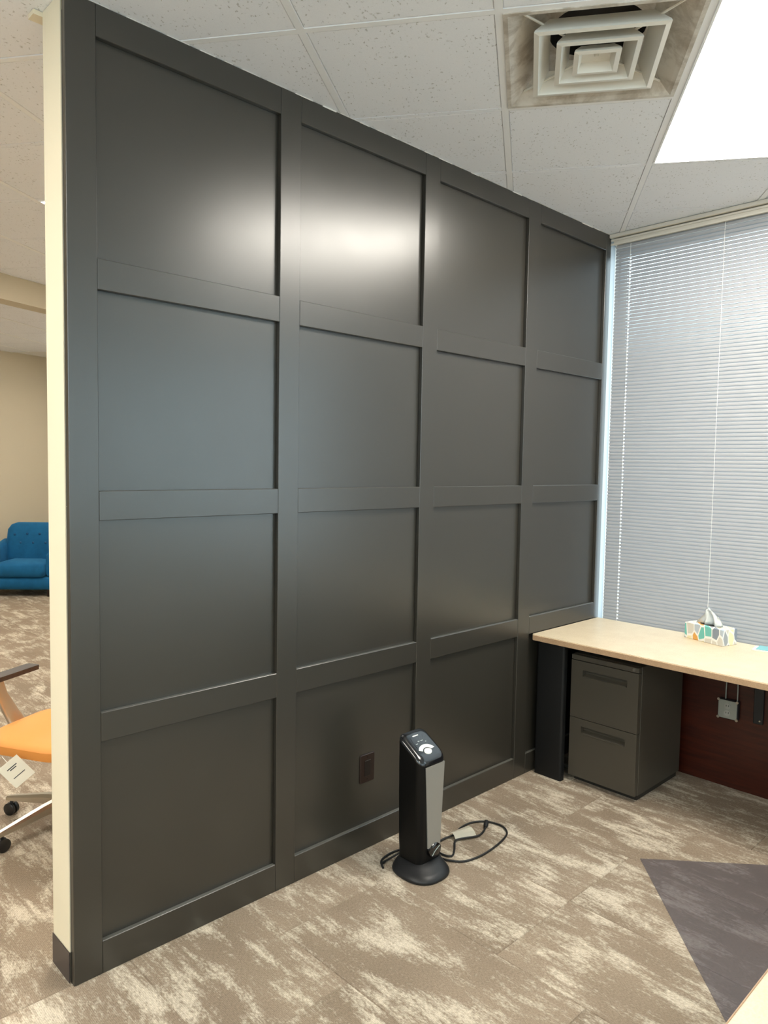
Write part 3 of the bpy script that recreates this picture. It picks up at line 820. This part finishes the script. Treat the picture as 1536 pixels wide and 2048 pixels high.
# power cord of the heater: one cord with its plug and a paper label, part of the heater
pts = [(1.30, -0.168, 0.040), (1.235, -0.140, 0.012), (1.196, -0.140, 0.008), (1.178, -0.165, 0.006), (1.215, -0.118, 0.006), (1.30, -0.105, 0.006), (1.385, -0.135, 0.006), (1.420, -0.215, 0.006), (1.412, -0.285, 0.006), (1.455, -0.350, 0.006), (1.53, -0.372, 0.006), (1.62, -0.372, 0.006), (1.72, -0.357, 0.006), (1.790, -0.330, 0.006), (1.823, -0.275, 0.006),
       (1.805, -0.205, 0.006), (1.745, -0.163, 0.006), (1.660, -0.165, 0.008), (1.600, -0.190, 0.012), (1.530, -0.178, 0.008), (1.463, -0.190, 0.006), (1.436, -0.250, 0.006), (1.455, -0.292, 0.006), (1.505, -0.265, 0.006), (1.560, -0.225, 0.010), (1.610, -0.240, 0.010), (1.665, -0.262, 0.008), (1.715, -0.255, 0.008), (1.752, -0.238, 0.010)]
off = Vector(ht.location)
bm = bmesh.new(); tube(bm, [p - off for p in catmull(pts, 6)], 0.0042, 8)
cord = mesh_obj('power_cord', bm, M['rubber'], ht, smooth=True, auto=60)
pa, pb = Vector((1.752, -0.238, 0.010)) - off, Vector((1.788, -0.216, 0.014)) - off
bm = bmesh.new(); tube(bm, [pa, pa.lerp(pb, 0.3), pb], [0.006, 0.0105, 0.0115], 10)
mesh_obj('plug', bm, M['rubber'], cord, smooth=True, auto=50)
bm = bmesh.new()
c0 = Vector((1.618, -0.207, 0.006)) - off; ux = Vector((0.80, -0.20, 0)).normalized(); uy = Vector((0.32, 0.95, 0)).normalized()
prof = [(-0.036, 0.001), (-0.020, 0.014), (0.0, 0.019), (0.020, 0.013), (0.038, 0.002)]
r0 = [bm.verts.new(c0 - ux * 0.048 + uy * a * 0.8 + Vector((0, 0, b + 0.004))) for a, b in prof]
r1 = [bm.verts.new(c0 + ux * 0.056 + uy * a * 1.15 + Vector((0, 0, b + 0.006))) for a, b in prof]
for k in range(4): bm.faces.new((r0[k], r0[k + 1], r1[k + 1], r1[k]))
bmesh.ops.solidify(bm, geom=bm.faces[:], thickness=0.0012)
mesh_obj('paper_label', bm, M['paper'], cord)

# ------------------------------------------------------------------ orange office chair behind the partition
OA = R(208)                                    # the way the seat faces
oc = thing('office_chair', 'orange-seated office chair on chrome casters, half hidden behind the dark wall', 'chair', (0.385, 1.075, 0), OA)
# local axes: +x = forward
def seat_ring(z, s): return [(x, y, z) for x, y in rrect(-0.235 + s, 0.265 - s, -0.255 + s, 0.255 - s, 0.15 - s * 0.6, 8)]
bm = bmesh.new()
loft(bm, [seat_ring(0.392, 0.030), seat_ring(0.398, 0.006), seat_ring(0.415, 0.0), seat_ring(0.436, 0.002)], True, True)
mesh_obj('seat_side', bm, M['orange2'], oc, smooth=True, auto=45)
bm = bmesh.new()
loft(bm, [seat_ring(0.4365, 0.0), seat_ring(0.4455, 0.003), seat_ring(0.456, 0.020), seat_ring(0.463, 0.070), seat_ring(0.466, 0.14)], True, True)
mesh_obj('seat', bm, M['orange'], oc, smooth=True, auto=60)
# arms: pad on a leaning polished support
for s in (-1, 1):
    bm = bmesh.new()
    loft(bm, [[(x, y, 0.645) for x, y in rrect(-0.14, 0.20, s * 0.30 - 0.032, s * 0.30 + 0.032, 0.012, 4)], [(x, y, 0.662) for x, y in rrect(-0.14, 0.20, s * 0.30 - 0.032, s * 0.30 + 0.032, 0.012, 4)], [(x, y, 0.667) for x, y in rrect(-0.136, 0.196, s * 0.30 - 0.034, s * 0.30 + 0.034, 0.010, 4)]])
    mesh_obj('arm_pad', bm, M['armpad'], oc)
    bm = bmesh.new()
    def arec(cx, cy, z, a, b): return [(cx + x, cy + y, z) for x, y in rrect(-a, a, -b, b, min(a, b) * 0.8, 3)]
    loft(bm, [arec(-0.005, s * 0.225, 0.400, 0.05, 0.012), arec(0.0, s * 0.262, 0.425, 0.048, 0.012), arec(0.03, s * 0.285, 0.50, 0.040, 0.012), arec(0.065, s * 0.298, 0.58, 0.032, 0.011), arec(0.09, s * 0.30, 0.6448, 0.034, 0.014)])
    mesh_obj('arm_support', bm, M['alu'], oc, smooth=True, auto=60)
# backrest
bm = bmesh.new()
def bkring(z, hw, x): return [(x + 0.02 * 0 + dx - 0.05 * (1 - (y / hw) ** 2) * 0.6, y, z) for y, dx in [(hw * math.cos(2 * PI * k / 24), 0.012 * math.sin(2 * PI * k / 24)) for k in range(24)]]
loft(bm, [bkring(0.56, 0.20, -0.25), bkring(0.60, 0.225, -0.255), bkring(0.80, 0.225, -0.285), bkring(0.92, 0.21, -0.31), bkring(0.95, 0.18, -0.315)])
mesh_obj('backrest', bm, M['orange'], oc, smooth=True, auto=60)
bm = bmesh.new(); tube(bm, catmull([(-0.10, 0, 0.385), (-0.24, 0, 0.40), (-0.30, 0, 0.50), (-0.31, 0, 0.66)], 6), 0.018, 8)
mesh_obj('back_post', bm, M['alu'], oc, smooth=True, auto=60)
bm = bmesh.new(); disc(bm, (0, 0, 0.13), 0.028, h=0.15, k=18); disc(bm, (0, 0, 0.27), 0.018, h=0.10, k=16); box(bm, -0.10, 0.09, -0.07, 0.07, 0.365, 0.394, bev=0.006)
mesh_obj('gas_column', bm, M['alu'], oc, smooth=True, auto=40)
disc_bm = bmesh.new(); disc(disc_bm, (0, 0, 0.085), 0.045, h=0.055, k=20, r2=0.036)
mesh_obj('hub', disc_bm, M['alu'], oc, smooth=True, auto=40)
leg0 = None
for k in range(5):
    a = R(193 + 72 * k) - OA
    if leg0 is None:
        bm = bmesh.new()
        def lr(x, z, w_, h): return [(x, y, z + zz) for y, zz in ((-w_, -h), (w_, -h), (w_, h * 0.4), (w_ * 0.5, h), (-w_ * 0.5, h), (-w_, h * 0.4))]
        loft(bm, [lr(0.02, 0.112, 0.026, 0.024), lr(0.12, 0.104, 0.023, 0.019), lr(0.24, 0.088, 0.019, 0.013), lr(0.315, 0.078, 0.016, 0.009)])
        leg0 = mesh_obj('leg', bm, M['alu'], oc, smooth=True, auto=35); leg0.rotation_euler.z = a
        bm = bmesh.new(); tube(bm, [(0.298, 0, 0.070), (0.298, 0, 0.045)], 0.006, 8)
        for sy in (-1, 1):
            ring = lambda r, y: [(0.298 + r * math.cos(2 * PI * q / 24), y, 0.0285 + r * math.sin(2 * PI * q / 24)) for q in range(24)]
            y0, y1 = (0.003, 0.022) if sy > 0 else (-0.022, -0.003)
            loft(bm, [ring(0.024, y0), ring(0.0283, y0 + 0.004), ring(0.0283, y1 - 0.004), ring(0.022, y1)])
        box(bm, 0.284, 0.312, -0.010, 0.010, 0.040, 0.056, bev=0.003)
        cas = mesh_obj('caster', bm, M['caster'], leg0, smooth=True, auto=40)
    else:
        l = copy_of(leg0, oc); l.rotation_euler.z = a; copy_of(cas, l)
# manufacturer's hang tag under the seat
tg_bm = bx(-0.045, 0.045, -0.001, 0.001, -0.11, 0.0)
tgo = mesh_obj('hang_tag', tg_bm, M['paper'], oc, loc=Matrix.Rotation(-OA, 3, 'Z') @ (Vector((0.095, 0.93, 0.405)) - Vector((0.385, 1.075, 0)))); tgo.rotation_euler = (0, R(-38), R(-18) - OA)
tgo['label'] = 'white paper tag with scribbles hanging below the seat'
for z, w_, h in ((-0.028, 0.022, 0.002), (-0.036, 0.014, 0.002), (-0.072, 0.026, 0.0016)):
    mesh_obj('scribble', bx(-w_, w_, -0.0016, -0.0011, z - h, z + h), M['ink'], tgo)
bm = bmesh.new(); tube(bm, [(0, 0, 0), (0, 0.01, 0.03)], 0.001, 5); mesh_obj('string', bm, M['cord'], tgo)

# ------------------------------------------------------------------ blue armchair by the far wall
AF = Vector((2.05, 6.98)); bk = Vector((0.644, 0.765)).normalized()
ac = thing('armchair', 'blue velvet armchair with tufted back by the far beige wall', 'armchair', (AF.x, AF.y, 0), math.atan2(bk.y, bk.x) - PI / 2)
# local: +y = backwards, x = width
def pillow(bm, x0, x1, y0, y1, z0, z1, r=0.04, bulge=0.02):
    rr = lambda s, z: [(x, y, z) for x, y in rrect(x0 + s, x1 - s, y0 + s, y1 - s, max(r - s * 0.5, 0.01), 6)]
    h = z1 - z0
    return loft(bm, [rr(0.035, z0), rr(0.008, z0 + 0.15 * h), rr(0.0, z0 + 0.45 * h), rr(0.006, z0 + 0.78 * h), rr(0.03, z0 + 0.94 * h), rr(0.07, z1), rr(0.14, z1 + bulge)])
mesh_obj('base', pillow(bmesh.new(), -0.41, 0.41, 0.03, 0.66, 0.085, 0.235, 0.03, 0.0), M['velvet'], ac, smooth=True, auto=60)
mesh_obj('seat_cushion', pillow(bmesh.new(), -0.305, 0.305, 0.0, 0.50, 0.238, 0.400, 0.05, 0.02), M['velvet'], ac, smooth=True, auto=60)
bm = bmesh.new()
def bring(z, y, hw, d): return [(x, y + yy, z) for x, yy in rrect(-hw, hw, -d, d, min(0.07, d * 0.9), 6)]
loft(bm, [bring(0.24, 0.54, 0.31, 0.07), bring(0.45, 0.55, 0.33, 0.085), bring(0.65, 0.575, 0.335, 0.085), bring(0.76, 0.59, 0.33, 0.075), bring(0.82, 0.60, 0.29, 0.055), bring(0.845, 0.602, 0.22, 0.03)])
mesh_obj('backrest', bm, M['velvet'], ac, smooth=True, auto=70)
for s in (-1, 1):
    bm = bmesh.new()
    aw = lambda y, z1, o: [(s * (0.365 + o) + x, y, z) for x, z in rrect(-0.058, 0.058, 0.236, z1, 0.05, 5)]
    loft(bm, [aw(0.085, 0.50, 0.0), aw(0.10, 0.53, 0.0), aw(0.25, 0.565, 0.006), aw(0.45, 0.60, 0.008), aw(0.60, 0.64, 0.0)])
    mesh_obj('arm', bm, M['velvet'], ac, smooth=True, auto=60)
for x, z in ((-0.22, 0.70), (-0.07, 0.71), (0.08, 0.71), (0.23, 0.70), (-0.145, 0.60), (0.005, 0.60), (0.155, 0.60)):
    bm = bmesh.new(); y = 0.575 - 0.088 + (z - 0.65) * 0.14
    disc(bm, (x, y - 0.004, z), 0.008, 'y', 0.010, 14, 0.016); mesh_obj('tuft_button', bm, M['button'], ac, smooth=True, auto=60)
for x in (-0.34, 0.34):
    for y in (0.08, 0.58):
        mesh_obj('leg', disc(bmesh.new(), (x, y, 0.0), 0.018, h=0.086, k=12, r2=0.026), M['darkwood'], ac, smooth=True, auto=40)
